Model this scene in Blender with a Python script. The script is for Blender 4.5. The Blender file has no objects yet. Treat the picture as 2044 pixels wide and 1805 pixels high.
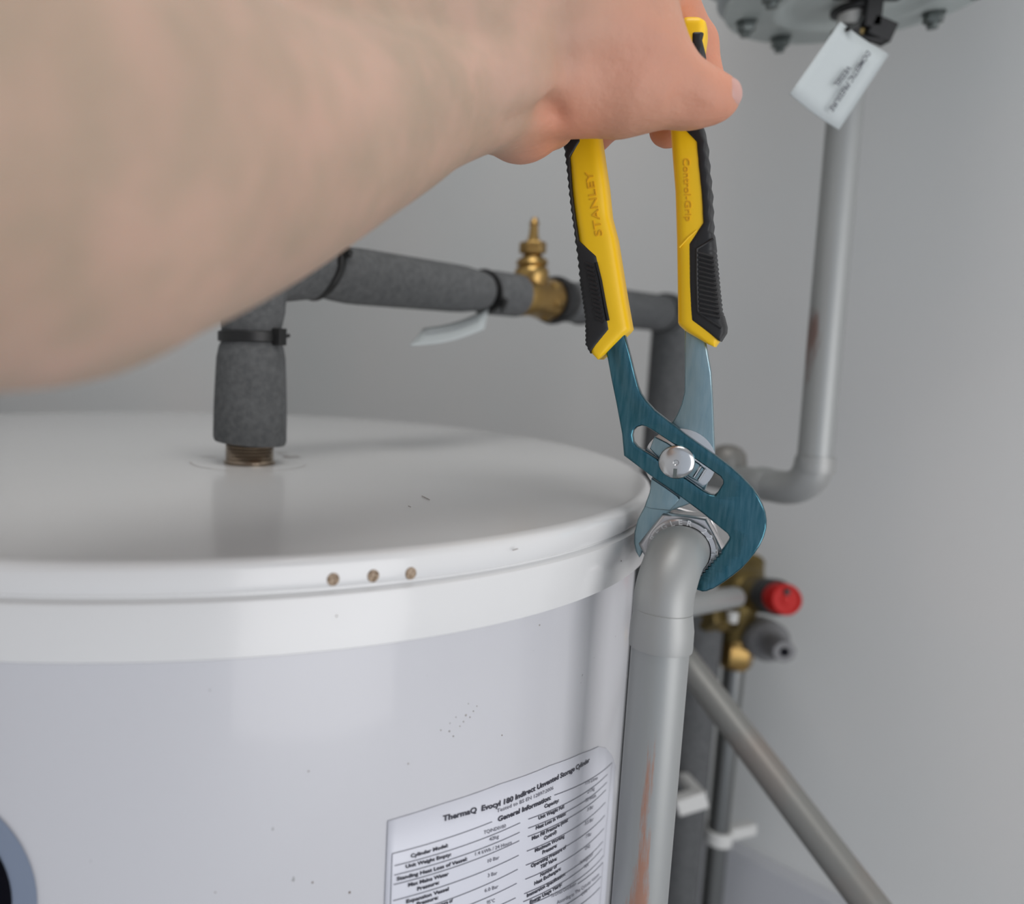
import bpy, bmesh, math, random
import numpy as np
from mathutils import Vector, Matrix
random.seed(4); rng = np.random.default_rng(4)
C = bpy.context.scene.collection
sc = bpy.context.scene
PI = math.pi
# ------------------------------------------------------------------ camera
F, PITCH, XC, YC, ROLL = 1620.0, 0.1274, 603.0, 902.5, 0.0231
CAM = Vector((0, 0, 1.40))
cp, sp, cr, sr = math.cos(PITCH), math.sin(PITCH), math.cos(ROLL), math.sin(ROLL)
fwd = Vector((0, cp, -sp)); up0 = Vector((0, sp, cp)); rt0 = Vector((1, 0, 0))
rt = rt0*cr + up0*sr; upv = up0*cr - rt0*sr
cam = bpy.data.cameras.new('camera'); co = bpy.data.objects.new('camera', cam); C.objects.link(co)
co.matrix_world = Matrix(((rt.x, upv.x, -fwd.x, CAM.x), (rt.y, upv.y, -fwd.y, CAM.y), (rt.z, upv.z, -fwd.z, CAM.z), (0, 0, 0, 1)))
cam.sensor_width = 36; cam.sensor_fit = 'HORIZONTAL'; cam.lens = F*36/2044
cam.shift_x = (1022-XC)/2044; cam.clip_start = .005
cam.dof.use_dof = True; cam.dof.focus_distance = .345; cam.dof.aperture_fstop = 5.0
sc.camera = co
# ------------------------------------------------------------------ world and light
w = bpy.data.worlds.new('world'); sc.world = w; w.use_nodes = True
w.node_tree.nodes['Background'].inputs[0].default_value = (.80, .88, 1.0, 1)
w.node_tree.nodes['Background'].inputs[1].default_value = .64
def area(name, loc, target, size, power, col, sy=None):
    l = bpy.data.lights.new(name, 'AREA'); l.energy = power; l.size = size; l.color = col
    if sy: l.shape = 'RECTANGLE'; l.size_y = sy
    o = bpy.data.objects.new(name, l); C.objects.link(o); o.location = loc
    o.rotation_euler = (Vector(target)-Vector(loc)).to_track_quat('-Z', 'Y').to_euler(); return o
area('window_light', (.86, -.78, 1.25), (.05, .5, 1.30), .9, 10.2, (1, .97, .96), 1.3)
area('overhead_fill', (.12, .30, 2.37), (.22, .8, 1.2), .55, 5.8, (1, .98, .96))  # added overhead fill that brightens the walls and lid; no fixture there
sc.view_settings.view_transform = 'Standard'; sc.view_settings.look = 'None'
sc.view_settings.gamma = 1; sc.view_settings.use_curve_mapping = False
sc.view_settings.exposure = 0.0
# ------------------------------------------------------------------ helpers
def ray(px, py):
    dx, dy = px-XC, py-YC
    x = dx*cr+dy*sr; y = -dx*sr+dy*cr
    return rt0*(x/F) + up0*(-y/F) + fwd
def P(px, py, d): return CAM + ray(px, py)*d
def onz(px, py, z):
    r = ray(px, py); return CAM + r*((z-CAM.z)/r.z)
def mat(name, col, rough=.5, metal=0, coat=0, noise=None, bump=None, col2=None, sss=0, spec=.5, aniso=0):
    m = bpy.data.materials.new(name); m.use_nodes = True; nt = m.node_tree; b = nt.nodes['Principled BSDF']
    b.inputs['Base Color'].default_value = (*col, 1); b.inputs['Roughness'].default_value = rough
    b.inputs['Metallic'].default_value = metal; b.inputs['Coat Weight'].default_value = coat
    b.inputs['Coat Roughness'].default_value = .08
    b.inputs['Specular IOR Level'].default_value = spec
    if sss:
        b.inputs['Subsurface Weight'].default_value = sss; b.inputs['Subsurface Radius'].default_value = (1, .35, .2); b.inputs['Subsurface Scale'].default_value = .004
    tc = nt.nodes.new('ShaderNodeTexCoord')
    def nz(scale, detail=4, stretch=None):
        n = nt.nodes.new('ShaderNodeTexNoise'); n.inputs['Scale'].default_value = scale; n.inputs['Detail'].default_value = detail
        if stretch:
            mp = nt.nodes.new('ShaderNodeMapping'); mp.inputs['Scale'].default_value = stretch
            nt.links.new(tc.outputs['Object'], mp.inputs[0]); nt.links.new(mp.outputs[0], n.inputs['Vector'])
        else: nt.links.new(tc.outputs['Object'], n.inputs['Vector'])
        return n
    if noise:      # (scale, lo, hi[, stretch])
        n = nz(noise[0], 6, noise[3] if len(noise) > 3 else None)
        r = nt.nodes.new('ShaderNodeValToRGB'); r.color_ramp.elements[0].position = noise[1]; r.color_ramp.elements[1].position = noise[2]
        r.color_ramp.elements[0].color = (*col, 1); r.color_ramp.elements[1].color = (*(col2 or col), 1)
        nt.links.new(n.outputs['Fac'], r.inputs[0]); nt.links.new(r.outputs[0], b.inputs['Base Color'])
    if bump:       # (scale, strength, distance[, stretch])
        n = nz(bump[0], 5, bump[3] if len(bump) > 3 else None)
        bp = nt.nodes.new('ShaderNodeBump'); bp.inputs['Strength'].default_value = bump[1]; bp.inputs['Distance'].default_value = bump[2]
        nt.links.new(n.outputs['Fac'], bp.inputs['Height']); nt.links.new(bp.outputs[0], b.inputs['Normal'])
    return m
M = {}
M['wall'] = mat('wall paint', (.76, .745, .725), .85, noise=(3, .3, .7), col2=(.71, .725, .715), bump=(220, .08, .001))
M['wall_dim'] = mat('darkened wall paint', (.66, .66, .66), .8)  # wall colour darkened to cut light bounced onto the cylinder's left side
M['low_band'] = mat('boxing paint', (.56, .57, .60), .8, bump=(200, .05, .001))
M['floor'] = mat('floor screed', (.45, .45, .44), .8, noise=(8, .3, .7), col2=(.40, .40, .40))
M['ceil'] = mat('ceiling paint', (.6, .6, .6), .9)
M['pipe'] = mat('silver painted copper', (.34, .35, .345), .46, .4, noise=(14, .45, .66, (1, 1, .22)), col2=(.36, .36, .35), bump=(160, .08, .0005))
def worn(name, x0, wx, z0, wz, step, col):   # silver paint rubbed through to copper along one side
    m = mat(name, (.34, .35, .345), .44, .4, bump=(160, .08, .0005)); nt = m.node_tree; b = nt.nodes['Principled BSDF']
    tc = nt.nodes.new('ShaderNodeTexCoord'); sx = nt.nodes.new('ShaderNodeSeparateXYZ'); nt.links.new(tc.outputs['Object'], sx.inputs[0])
    def ma(op, a, b_, c=None):
        n = nt.nodes.new('ShaderNodeMath'); n.operation = op
        for i, q in enumerate((a, b_)):
            if isinstance(q, (int, float)): n.inputs[i].default_value = q
            else: nt.links.new(q, n.inputs[i])
        return n.outputs[0]
    gx = ma('SUBTRACT', 1, ma('DIVIDE', ma('ABSOLUTE', ma('SUBTRACT', sx.outputs[0], x0), 0), wx))
    dz = ma('DIVIDE', ma('SUBTRACT', z0, sx.outputs[2]), wz)
    gz = ma('MINIMUM', dz, 1) if step else ma('SUBTRACT', 1, ma('ABSOLUTE', dz, 0))
    mp = nt.nodes.new('ShaderNodeMapping'); mp.inputs['Scale'].default_value = (1, 1, .07); nt.links.new(tc.outputs['Object'], mp.inputs[0])
    n = nt.nodes.new('ShaderNodeTexNoise'); n.inputs['Scale'].default_value = 330; n.inputs['Detail'].default_value = 8; n.inputs['Roughness'].default_value = .75; nt.links.new(mp.outputs[0], n.inputs['Vector'])
    v = ma('ADD', ma('MULTIPLY', gx, .50), ma('ADD', ma('MULTIPLY', gz, .30), n.outputs['Fac']))
    v = ma('MULTIPLY', ma('SUBTRACT', v, .99), 3.6)
    cl = nt.nodes.new('ShaderNodeClamp'); nt.links.new(v, cl.inputs[0])
    v = ma('MULTIPLY', ma('MINIMUM', cl.outputs[0], ma('MAXIMUM', gx, 0)), 1.0); v = ma('MINIMUM', ma('MULTIPLY', v, 1.6), .9)
    mx = nt.nodes.new('ShaderNodeMix'); mx.data_type = 'RGBA'; nt.links.new(v, mx.inputs[0]); mx.inputs[6].default_value = (.34, .35, .345, 1); mx.inputs[7].default_value = (*col, 1)
    nt.links.new(mx.outputs[2], b.inputs['Base Color']); M[name] = m
M['pipe_dark'] = mat('dull grey painted pipe', (.24, .24, .225), .45, .4, noise=(12, .5, .7), col2=(.27, .22, .19))
M['pipe_shiny'] = mat('dark shiny pipe', (.22, .225, .22), .28, .85)
M['foam'] = mat('grey foam lagging', (.095, .098, .10), .95, noise=(260, .35, .7), col2=(.135, .138, .14), bump=(420, .5, .0009), spec=.2)
M['tie'] = mat('black nylon', (.006, .006, .006), .45)
M['brass'] = mat('brass', (.40, .26, .09), .3, .9, noise=(60, .4, .7), col2=(.30, .18, .06))
M['brass_dull'] = mat('tarnished brass', (.20, .145, .05), .4, .8, noise=(60, .4, .65), col2=(.12, .09, .04))
M['thread'] = mat('bronze thread', (.36, .29, .22), .27, 1)
M['steel'] = mat('blued zinc steel', (.075, .175, .215), .17, .95, noise=(90, .35, .72, (9, 9, 1)), col2=(.03, .115, .15), bump=(260, .07, .0003, (7, 7, .7)))
M['steel_lt'] = mat('brushed zinc steel', (.30, .40, .43), .32, .95, noise=(90, .3, .7, (6, 6, 1)), col2=(.24, .35, .39), bump=(260, .15, .0003, (7, 7, .7)))
M['chrome'] = mat('polished steel', (.62, .62, .62), .22, 1, bump=(300, .08, .0003))
M['nut'] = mat('plated brass nut', (.62, .60, .60), .28, .9, bump=(200, .12, .0004))
M['yellow'] = mat('yellow plastic', (.95, .58, .003), .42, bump=(500, .05, .0003))
M['black'] = mat('black rubber', (.009, .009, .01), .5, bump=(500, .1, .0003))
M['enamel'] = mat('white enamelled steel', (.58, .58, .605), .32, coat=.3, noise=(150, .735, .76), col2=(.25, .25, .25))
M['lid'] = mat('glossy white plastic lid', (.70, .70, .695), .24, coat=.25, bump=(5, .12, .002))
M['yellow_dark'] = mat('yellow raised letters', (.80, .42, .004), .5)
M['plug'] = mat('tan foam behind hole', (.44, .34, .25), .9, noise=(900, .4, .6), col2=(.20, .14, .09))
M['stain'] = mat('brown scrape', (.20, .16, .14), .8, noise=(400, .4, .6), col2=(.40, .37, .34))
M['sticker'] = mat('white vinyl sticker', (.66, .67, .73), .4)
M['ink'] = mat('black print', (.03, .03, .045), .6)
M['ink_grey'] = mat('grey print', (.17, .17, .20), .6)
M['badge_ring'] = mat('blue grey badge ring', (.20, .24, .32), .4)
M['badge'] = mat('dark badge centre', (.001, .001, .004), .6, spec=.1)
M['card'] = mat('white card', (.46, .50, .505), .6)
M['galv'] = mat('zinc plated flange', (.55, .60, .585), .45, .15, noise=(20, .4, .7), col2=(.48, .53, .52))
M['galv_dark'] = mat('dark zinc bolt', (.16, .18, .175), .4, .6)
M['red'] = mat('red plastic', (.45, .008, .006), .5, spec=.25)
M['grey_plastic'] = mat('grey plastic', (.19, .19, .195), .6)
M['white_plastic'] = mat('white plastic', (.62, .62, .60), .5)
M['shell'] = mat('vessel paint', (.42, .46, .47), .4)
M['nail'] = mat('fingernail', (.60, .33, .28), .42, sss=.2)

def mesh(name, V, Fs, smooth=40):
    me = bpy.data.meshes.new(name); me.from_pydata([tuple(v) for v in V], [], [tuple(f) for f in Fs]); me.validate(); me.update()
    if smooth:
        me.polygons.foreach_set('use_smooth', [True]*len(me.polygons)); me.set_sharp_from_angle(angle=math.radians(smooth))
    return me
def rootof(o):
    while o.parent: o = o.parent
    return o
def obj(name, me, m, parent=None, origin=None, bevel=0, kind=None, label=None):
    if isinstance(me, tuple): me = mesh(name, *me)
    o = bpy.data.objects.new(name, me); C.objects.link(o)
    if parent is not None: L = rootof(parent).location.copy(); o.parent = parent
    else: L = Vector(origin or (0, 0, 0)); o.location = L
    me.transform(Matrix.Translation(-L))
    me.materials.clear(); me.materials.append(M[m] if isinstance(m, str) else m)
    if bevel:
        b = o.modifiers.new('bevel', 'BEVEL'); b.width = bevel; b.segments = 2; b.limit_method = 'ANGLE'; b.angle_limit = math.radians(35)
    if kind: o['kind'] = kind
    if label: o['label'] = label
    return o
def thing(name, loc, label, cat, group=None):
    o = bpy.data.objects.new(name, None); o.empty_display_size = .01; C.objects.link(o); o.location = loc
    o['label'] = label; o['category'] = cat
    if group: o['group'] = group
    return o
def tag(o, label, cat, group=None):
    o['label'] = label; o['category'] = cat
    if group: o['group'] = group
def join(*parts):
    V, Fs = [], []
    for v, f in [p[:2] for p in parts]:
        n = len(V); V += [Vector(x) for x in v]; Fs += [tuple(i+n for i in q) for q in f]
    return V, Fs
def frame(t):
    t = Vector(t).normalized(); a = Vector((0, 0, 1)) if abs(t.z) < .9 else Vector((1, 0, 0))
    u = t.cross(a).normalized(); return u, t.cross(u).normalized()
def tube(pts, r, seg=32, cap=True, squash=None):
    pts = [Vector(p) for p in pts]; n = len(pts); rs = r if isinstance(r, (list, tuple)) else [r]*n
    T = [(pts[min(i+1, n-1)]-pts[max(i-1, 0)]).normalized() for i in range(n)]
    u, v = frame(T[0]); V = []; Fs = []
    for i in range(n):
        if i:
            q = T[i-1].rotation_difference(T[i]); u = q @ u; v = q @ v
        for k in range(seg):
            a = 2*PI*k/seg; V.append(pts[i] + (u*math.cos(a)+v*math.sin(a))*rs[i])
    for i in range(n-1):
        for k in range(seg):
            a, b = i*seg+k, i*seg+(k+1) % seg; Fs.append((a, a+seg, b+seg, b))
    if cap:
        Fs.append(tuple(range(seg))); Fs.append(tuple(reversed(range((n-1)*seg, n*seg))))
    return V, Fs
def smoothpath(pts, n=8):      # Catmull-Rom through points
    pts = [Vector(p) for p in pts]; q = [2*pts[0]-pts[1]]+pts+[2*pts[-1]-pts[-2]]; out = []
    for i in range(1, len(q)-2):
        for k in range(n):
            t = k/n; a, b, c, d = q[i-1:i+3]
            out.append(.5*((2*b)+(c-a)*t+(2*a-5*b+4*c-d)*t*t+(3*b-a-3*c+d)*t**3))
    return out+[pts[-1]]
def elbow(a, c, b, rad, n=10):  # a -> corner c -> b rounded with radius rad
    a, b, c = Vector(a), Vector(b), Vector(c); da = (a-c).normalized(); db = (b-c).normalized()
    p0, p1 = c+da*rad, c+db*rad
    return [a]+[p0*(1-t)**2+c*2*t*(1-t)+p1*t*t for t in [k/n for k in range(n+1)]]+[b]
def lathe(prof, o, ax=(0, 0, 1), seg=48, rot=0):
    o = Vector(o); ax = Vector(ax).normalized(); u, v = frame(ax); V = []; Fs = []; n = len(prof)
    for r, z in prof:
        for k in range(seg):
            a = 2*PI*k/seg+rot; V.append(o+ax*z+(u*math.cos(a)+v*math.sin(a))*max(r, 1e-5))
    for i in range(n-1):
        for k in range(seg):
            a, b = i*seg+k, i*seg+(k+1) % seg; Fs.append((a, b, b+seg, a+seg))
    Fs.append(tuple(reversed(range(seg)))); Fs.append(tuple(range((n-1)*seg, n*seg)))
    return V, Fs
def cyl(o, ax, r, z0, z1, seg=32): return lathe([(r, z0), (r, z1)], o, ax, seg)
def hexa(o, ax, r, z0, z1, rot=0):
    V, Fs = lathe([(r*.93, z0), (r, z0+(z1-z0)*.12), (r, z1-(z1-z0)*.12), (r*.93, z1)], o, ax, 6, rot); return V, Fs
def box(c, h, R=None):
    R = R or Matrix.Identity(3); c = Vector(c)
    V = [c+R @ Vector((sx*h[0], sy*h[1], sz*h[2])) for sx in (-1, 1) for sy in (-1, 1) for sz in (-1, 1)]
    return V, [(0, 1, 3, 2), (4, 6, 7, 5), (0, 4, 5, 1), (2, 3, 7, 6), (0, 2, 6, 4), (1, 5, 7, 3)]
def curve_mesh(loops, depth, bev=0):   # 2D loops with holes -> solid mesh z in [-depth/2, depth/2]
    cu = bpy.data.curves.new('tmp', 'CURVE'); cu.dimensions = '2D'; cu.fill_mode = 'BOTH'; cu.extrude = depth/2-bev; cu.bevel_depth = bev; cu.bevel_resolution = 2; cu.offset = -bev
    for L in loops:
        s = cu.splines.new('POLY'); s.points.add(len(L)-1); s.use_cyclic_u = True
        for i, p in enumerate(L): s.points[i].co = (p[0], p[1], 0, 1)
    o = bpy.data.objects.new('tmp', cu); C.objects.link(o); me = bpy.data.meshes.new_from_object(o)
    bpy.data.objects.remove(o); bpy.data.curves.remove(cu)
    bm = bmesh.new(); bm.from_mesh(me); bmesh.ops.remove_doubles(bm, verts=bm.verts, dist=2e-6); bmesh.ops.recalc_face_normals(bm, faces=bm.faces); bm.to_mesh(me); bm.free()
    me.polygons.foreach_set('use_smooth', [True]*len(me.polygons)); me.set_sharp_from_angle(angle=math.radians(30))
    return me
def text_geo(s, size=1, offset=0, extrude=0):
    cu = bpy.data.curves.new('tmp', 'FONT'); cu.body = s; cu.size = size; cu.offset = offset; cu.extrude = extrude; cu.resolution_u = 3
    o = bpy.data.objects.new('tmp', cu); C.objects.link(o); me = bpy.data.meshes.new_from_object(o)
    V = [v.co.copy() for v in me.vertices]; Fs = [tuple(p.vertices) for p in me.polygons]
    bpy.data.objects.remove(o); bpy.data.meshes.remove(me)
    return V, Fs
def rs_smooth(pts, closed=True, n=5):   # Chaikin-ish smoothing of a 2D outline (Catmull)
    out = []; N = len(pts)
    for i in range(N):
        a, b, c, d = [Vector(pts[(i+k-1) % N]) for k in range(4)]
        for k in range(n):
            t = k/n; out.append(.5*((2*b)+(c-a)*t+(2*a-5*b+4*c-d)*t*t+(3*b-a-3*c+d)*t**3))
    return out
def arc_pts(a, b, bul, n=6): pass
# ------------------------------------------------------------------ room
def struct(name, me, m): o = obj(name, me, m); o['kind'] = 'structure'; return o
CR = Vector((.44, .88, 0)); RD = Vector((.55, -.835, 0)).normalized(); RN = Vector((-.835, -.55, 0)).normalized()
BC = CR-RD*.953
struct('wall_back', box((BC.x-.26, BC.y+.05, 1.2), (.40, .05, 1.2)), 'wall')
Rw = Matrix((RD, -RN, (0, 0, 1))).transposed()
struct('wall_right', box(CR+RD*.70-RN*.05+Vector((0, 0, 1.2)), (1.68, .05, 1.2), Rw), 'wall')
struct('wall_left', box((-.69, .35, 1.2), (.05, 1.45, 1.2)), 'wall_dim')  # out of view; extended forward to block ambient light from the left
struct('floor', box((.45, .3, -.05), (1.35, 1.6, .05)), 'floor')
struct('ceiling', box((.45, .3, 2.45), (1.35, 1.6, .05)), 'ceil')
# slightly darker raised band low on the right wall: its top edge passes through the photo point (1560,1750)
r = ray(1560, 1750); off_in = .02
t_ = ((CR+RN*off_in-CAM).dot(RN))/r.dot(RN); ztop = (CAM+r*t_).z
struct('low_wall_band', box(CR+RD*1.2+RN*(off_in/2)+Vector((0, 0, ztop/2)), (1.16, off_in/2, ztop/2), Rw), 'low_band')
# ------------------------------------------------------------------ hot water cylinder
K = 1.07
TC = Vector((-.0801*K, .5013*K, 0)); H = .0628*K; ZL = CAM.z-H
RL, RB = .275*K, .2695*K
def cylhit(px, py, R):
    d = ray(px, py); ex, ey = CAM.x-TC.x, CAM.y-TC.y
    a = d.x**2+d.y**2; b = 2*(d.x*ex+d.y*ey); c = ex*ex+ey*ey-R*R
    D = max(b*b-4*a*c, 0); t = (-b-math.sqrt(D))/(2*a); Q = CAM+d*t
    return math.atan2(Q.x-TC.x, -(Q.y-TC.y)), Q.z, t
def oncyl(th, z, R): return Vector((TC.x+R*math.sin(th), TC.y-R*math.cos(th), z))
tank = thing('water_cylinder', (TC.x, TC.y, 0), 'large white hot water cylinder with glossy round lid and printed label', 'water cylinder')
obj('body', lathe([(RB-.02, 0), (RB, .02), (RB, .6), (RB, ZL-.02)], TC, seg=160), 'enamel', tank)
g = K
obj('lid', lathe([(RL-.006*g, ZL-.0305*g), (RL-.0012, ZL-.0305*g), (RL+.0004, ZL-.0297*g), (RL+.0004, ZL-.0140*g), (RL-.0002, ZL-.0124*g), (RL-.0026, ZL-.0112*g), (RL-.0026, ZL-.0106*g), (RL-.0012, ZL-.0098*g), (RL-.0008, ZL-.0085*g), (RL-.001, ZL-.0034), (RL-.0020, ZL-.0013), (RL-.0038, ZL-.0002), (RL-.006, ZL), (.06, ZL+.0004), (.0, ZL+.0004)], TC, seg=256), 'lid', tank)
for px, py in ((665, 1157), (745, 1150), (820, 1145)):
    th, z, t = cylhit(px, py, RL-.0008); nrm = Vector((math.sin(th), -math.cos(th), 0)); c = oncyl(th, z, RL-.0008)
    q = obj('vent_hole', lathe([(.0022, -.003), (.0022, .0001), (.0019, .00035), (.0014, .0001), (0, .0001)], c, nrm, 20), 'plug', tank)
# torn scrape marks round the pipe stub, on the lid
base = onz(498, 925, ZL)
sm = []
def smear(px, py, a, b, wob):
    c = onz(px, py, ZL+.0005); n = 22; V = [c]; 
    for k in range(n):
        an = 2*PI*k/n; rr = 1+wob*math.sin(an*3+px)+.25*wob*math.sin(an*7)
        V.append(c+Vector((a*rr*math.cos(an), b*rr*math.sin(an), 0)))
    return V, [(0, 1+k, 1+(k+1) % n) for k in range(n)]
def arcline(r0, a0, a1, wdt, z=.00055, n=20):
    V = []; Fs = []
    for k in range(n+1):
        a = math.radians(a0+(a1-a0)*k/n); ww = wdt*(.4+.6*abs(math.sin(k*1.3)))
        for rr in (r0-ww/2, r0+ww/2): V.append(Vector((base.x+rr*math.cos(a), base.y+rr*math.sin(a), ZL+z)))
    return V, [(2*k, 2*k+2, 2*k+3, 2*k+1) for k in range(n)]
for q in (smear(579, 912, .0052, .0028, .3), smear(562, 905, .0035, .0012, .2), smear(418, 912, .005, .0009, .3), arcline(.034, 185, 255, .0006), arcline(.033, 285, 350, .0005)): obj('scrape_mark', q, 'stain', tank)
scr = []
for px, py, dx, dy in ((842, 990, 16, 8), (1022, 1098, 10, -3), (815, 1010, 5, 2)):
    a = onz(px, py, ZL+.0005) if py < 1050 else oncyl(*cylhit(px, py, RL)[:2], RL+.0004)
    b = onz(px+dx, py+dy, ZL+.0005) if py < 1050 else oncyl(*cylhit(px+dx, py+dy, RL)[:2], RL+.0004)
    scr.append(tube([a, b], .00018, 5))
obj('scratch', join(*scr), 'stain', tank, kind='stuff')
# dirt specks on the body, lying on the surface
sp_ = []
spots = [(672, 1230, 2.5), (897, 1460, 2.5), (930, 1428, 3), (938, 1432, 2), (925, 1441, 2), (918, 1450, 1.5), (945, 1420, 2), (880, 1458, 2), (905, 1470, 2), (952, 1410, 1.5), (1077, 1248, 2.5), (616, 1540, 2.5), (624, 1762, 3), (698, 1782, 3.5), (1259, 1352, 2.5), (430, 1782, 2), (1002, 1468, 2), (815, 1525, 2.5), (935, 1405, 1.5), (910, 1432, 1.5), (898, 1444, 1.3), (1240, 1120, 2)]
for px, py, s in spots:
    R_ = RB if py > 1345 or px in (672, 616) else RL+.0006
    R_ = RB if py > 1290 else RL+.0005
    th, z, t = cylhit(px, py, R_); c = oncyl(th, z, R_); nrm = Vector((math.sin(th), -math.cos(th), 0))
    sp_.append(lathe([(s*.8*t/F, 0), (s*.5*t/F, .0002)], c, nrm, 7))
obj('dirt_speck', join(*sp_), 'stain', tank, kind='stuff')
# printed label
def cm(px, py, R=RB+.0006): th, z, t = cylhit(px, py, R); return (th, z)
topl = [cm(*q) for q in ((775, 1640), (884, 1606), (1000, 1566), (1100, 1529), (1160, 1506), (1196, 1491), (1212, 1495), (1222, 1509), (1229, 1530))]
V = []; Fs = []; rows = 10
for th, z in topl:
    for k in range(rows+1): V.append(oncyl(th, z+(CAM.z-.42-z)*k/rows, RB+.0006))
n = rows+1
# resample columns finely
V = []; cols = []
for i in range(len(topl)-1):
    for k in range(6):
        t = k/6; cols.append((topl[i][0]*(1-t)+topl[i+1][0]*t, topl[i][1]*(1-t)+topl[i+1][1]*t))
cols.append(topl[-1])
for th, z in cols:
    for k in range(n): V.append(oncyl(th, z+(CAM.z-.42-z)*k/rows, RB+.0006))
for i in range(len(cols)-1):
    for k in range(rows): Fs.append((i*n+k, i*n+k+1, (i+1)*n+k+1, (i+1)*n+k))
lab = obj('label', (V, Fs), 'sticker', tank, label='white printed information label')
sl = lab.modifiers.new('solid', 'SOLIDIFY'); sl.thickness = .0003; sl.offset = -1
RT = RB+.0009
def line(p, q, wpx=1.6):
    a, b = cm(*p, RT), cm(*q, RT); V = []; n = 12
    wz = wpx*cylhit(*p, RT)[2]/F
    vert = abs(p[0]-q[0]) < 20
    for k in range(n+1):
        t = k/n; th = a[0]*(1-t)+b[0]*t; z = a[1]*(1-t)+b[1]*t
        if vert: V += [oncyl(th-wz/2/RT, z, RT), oncyl(th+wz/2/RT, z, RT)]
        else: V += [oncyl(th, z-wz/2, RT), oncyl(th, z+wz/2, RT)]
    return V, [(2*k, 2*k+2, 2*k+3, 2*k+1) for k in range(n)]
def words(s, p, q, h, off=0, via=()):
    V, Fs = text_geo(s, 1, off); x1 = max(v.x for v in V); x0 = min(v.x for v in V)
    W_ = [cm(*k, RT) for k in (p, *via, q)]; hm = h/.70*cylhit(*p, RT)[2]/F; o = []
    for v in V:
        th = W_[0][0]+(W_[-1][0]-W_[0][0])*(v.x-x0)/(x1-x0)
        for a, b in zip(W_, W_[1:]):
            if th <= b[0]: break
        t = (th-a[0])/(b[0]-a[0]); o.append(oncyl(th, a[1]*(1-t)+b[1]*t+v.y*hm, RT))
    return o, Fs
B = .035
tt = [words('ThermaQ  Evocyl 180 Indirect Unvented Storage Cylinder', (884, 1640), (1177, 1521), 11.8, B, ((941, 1624.5), (995, 1610), (1017, 1602.5), (1061, 1582), (1110, 1558), (1145, 1540))),
      words('General Information:', (994, 1641), (1100, 1596), 10.5, B, ((1039, 1623),))]
for s, p, q in (('Cylinder Model:', (820, 1713), (895, 1691)), ('Unit Weight Empty:', (810, 1734), (901, 1709)), ('Standing Heat Loss of Vessel:', (792, 1759), (933, 1718)), ('Max Mains Water', (815, 1771), (896, 1748)), ('Pressure:', (833, 1779), (877, 1765)), ('Expansion Vessel', (811, 1804), (896, 1778)), ('Pressure:', (832, 1809), (875, 1795)), ('Temperature of', (850, 1820), (904, 1801)),
                ('Capacity:', (1087, 1614), (1116, 1601)), ('Unit Weight Full:', (1075, 1637), (1127, 1613)), ('Heat Loss in Watts:', (1070, 1657), (1130, 1627)), ('Max Fill Pressure (Inlet', (1062, 1678), (1134, 1640)), ('Control):', (1086, 1678), (1112, 1663)), ('Maximum Working', (1068, 1702), (1127, 1672)), ('Pressure:', (1083, 1706), (1112, 1691)), ('Operating Pressure of', (1060, 1733), (1130, 1694)), ('T&P Valve:', (1079, 1735), (1112, 1717)), ('Number of', (1079, 1751), (1112, 1732)), ('Heat Exchangers:', (1067, 1768), (1120, 1737)), ('Immersion Specification:', (1052, 1792), (1129, 1747)), ('Energy Usage Yearly:', (1058, 1805), (1122, 1768))):
    tt.append(words(s, p, q, 7.6, B))
for q in tt: obj('lettering', q, 'ink', lab)
tt = [words('Tested to BS EN 12897:2006', (992, 1623), (1105, 1576), 7.8, .012, ((1034, 1607), (1060, 1596.5)))]
for s, p, q in (('TQIND0180', (966, 1666), (1010, 1652)), ('42kg', (977, 1680), (996, 1673)), ('1.4 kWh / 24 Hours', (949, 1709), (1022, 1685)), ('10 Bar', (974, 1723), (997, 1715)), ('3 Bar', (974, 1752), (993, 1746)), ('6.0 Bar', (968, 1782), (995, 1773)), ('95\u00b0C', (972, 1806), (988, 1801)),
                ('175 Litres', (1169, 1567), (1193, 1556)), ('217kg', (1173, 1585), (1187, 1577)), ('58 Watts', (1169, 1602), (1190, 1591)), ('3 Bar', (1173, 1620), (1185, 1613)), ('3.5 Bar', (1168, 1648), (1185, 1638)), ('7 Bar', (1170, 1674), (1181, 1667)), ('ONE', (1168, 1698), (1178, 1692)), ('3kW@230V', (1158, 1727), (1184, 1708)), ('N/A', (1167, 1734), (1175, 1729)),
                ('To Direct Contribution', (1100, 1793), (1150, 1767)), ('The Cylinder Volume', (1148, 1786), (1196, 1748)), ('COIL 1', (1161, 1790), (1176, 1777)), ('According to', (1112, 1806), (1146, 1788))):
    tt.append(words(s, p, q, 7.4, .012))
for q in tt: obj('lettering', q, 'ink_grey', lab)
ll = [line((783, 1705), (983, 1641)), line((1107, 1588), (1222, 1523)), line((783, 1705), (779, 1830)), line((1222, 1523), (1206, 1708))]
for a, b in (((788, 1729), (1039, 1643)), ((787, 1748), (1038, 1662)), ((786, 1767), (1037, 1679)), ((785, 1799), (1036, 1708)), ((784, 1832), (1034, 1736)), ((810, 1850), (1032, 1764)), ((850, 1860), (1030, 1793)),
             ((1055, 1636), (1213, 1546)), ((1055, 1654), (1212, 1562)), ((1054, 1671), (1210, 1577)), ((1052, 1700), (1209, 1602)), ((1050, 1728), (1208, 1628)), ((1049, 1756), (1206, 1654)), ((1047, 1785), (1204, 1680)), ((1045, 1801), (1202, 1695)), ((1043, 1812), (1206, 1708)), ((1154, 1765), (1204, 1722)), ((1100, 1822), (1200, 1750)), ((1120, 1830), (1198, 1772))):
    ll.append(line(a, b))
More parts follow.
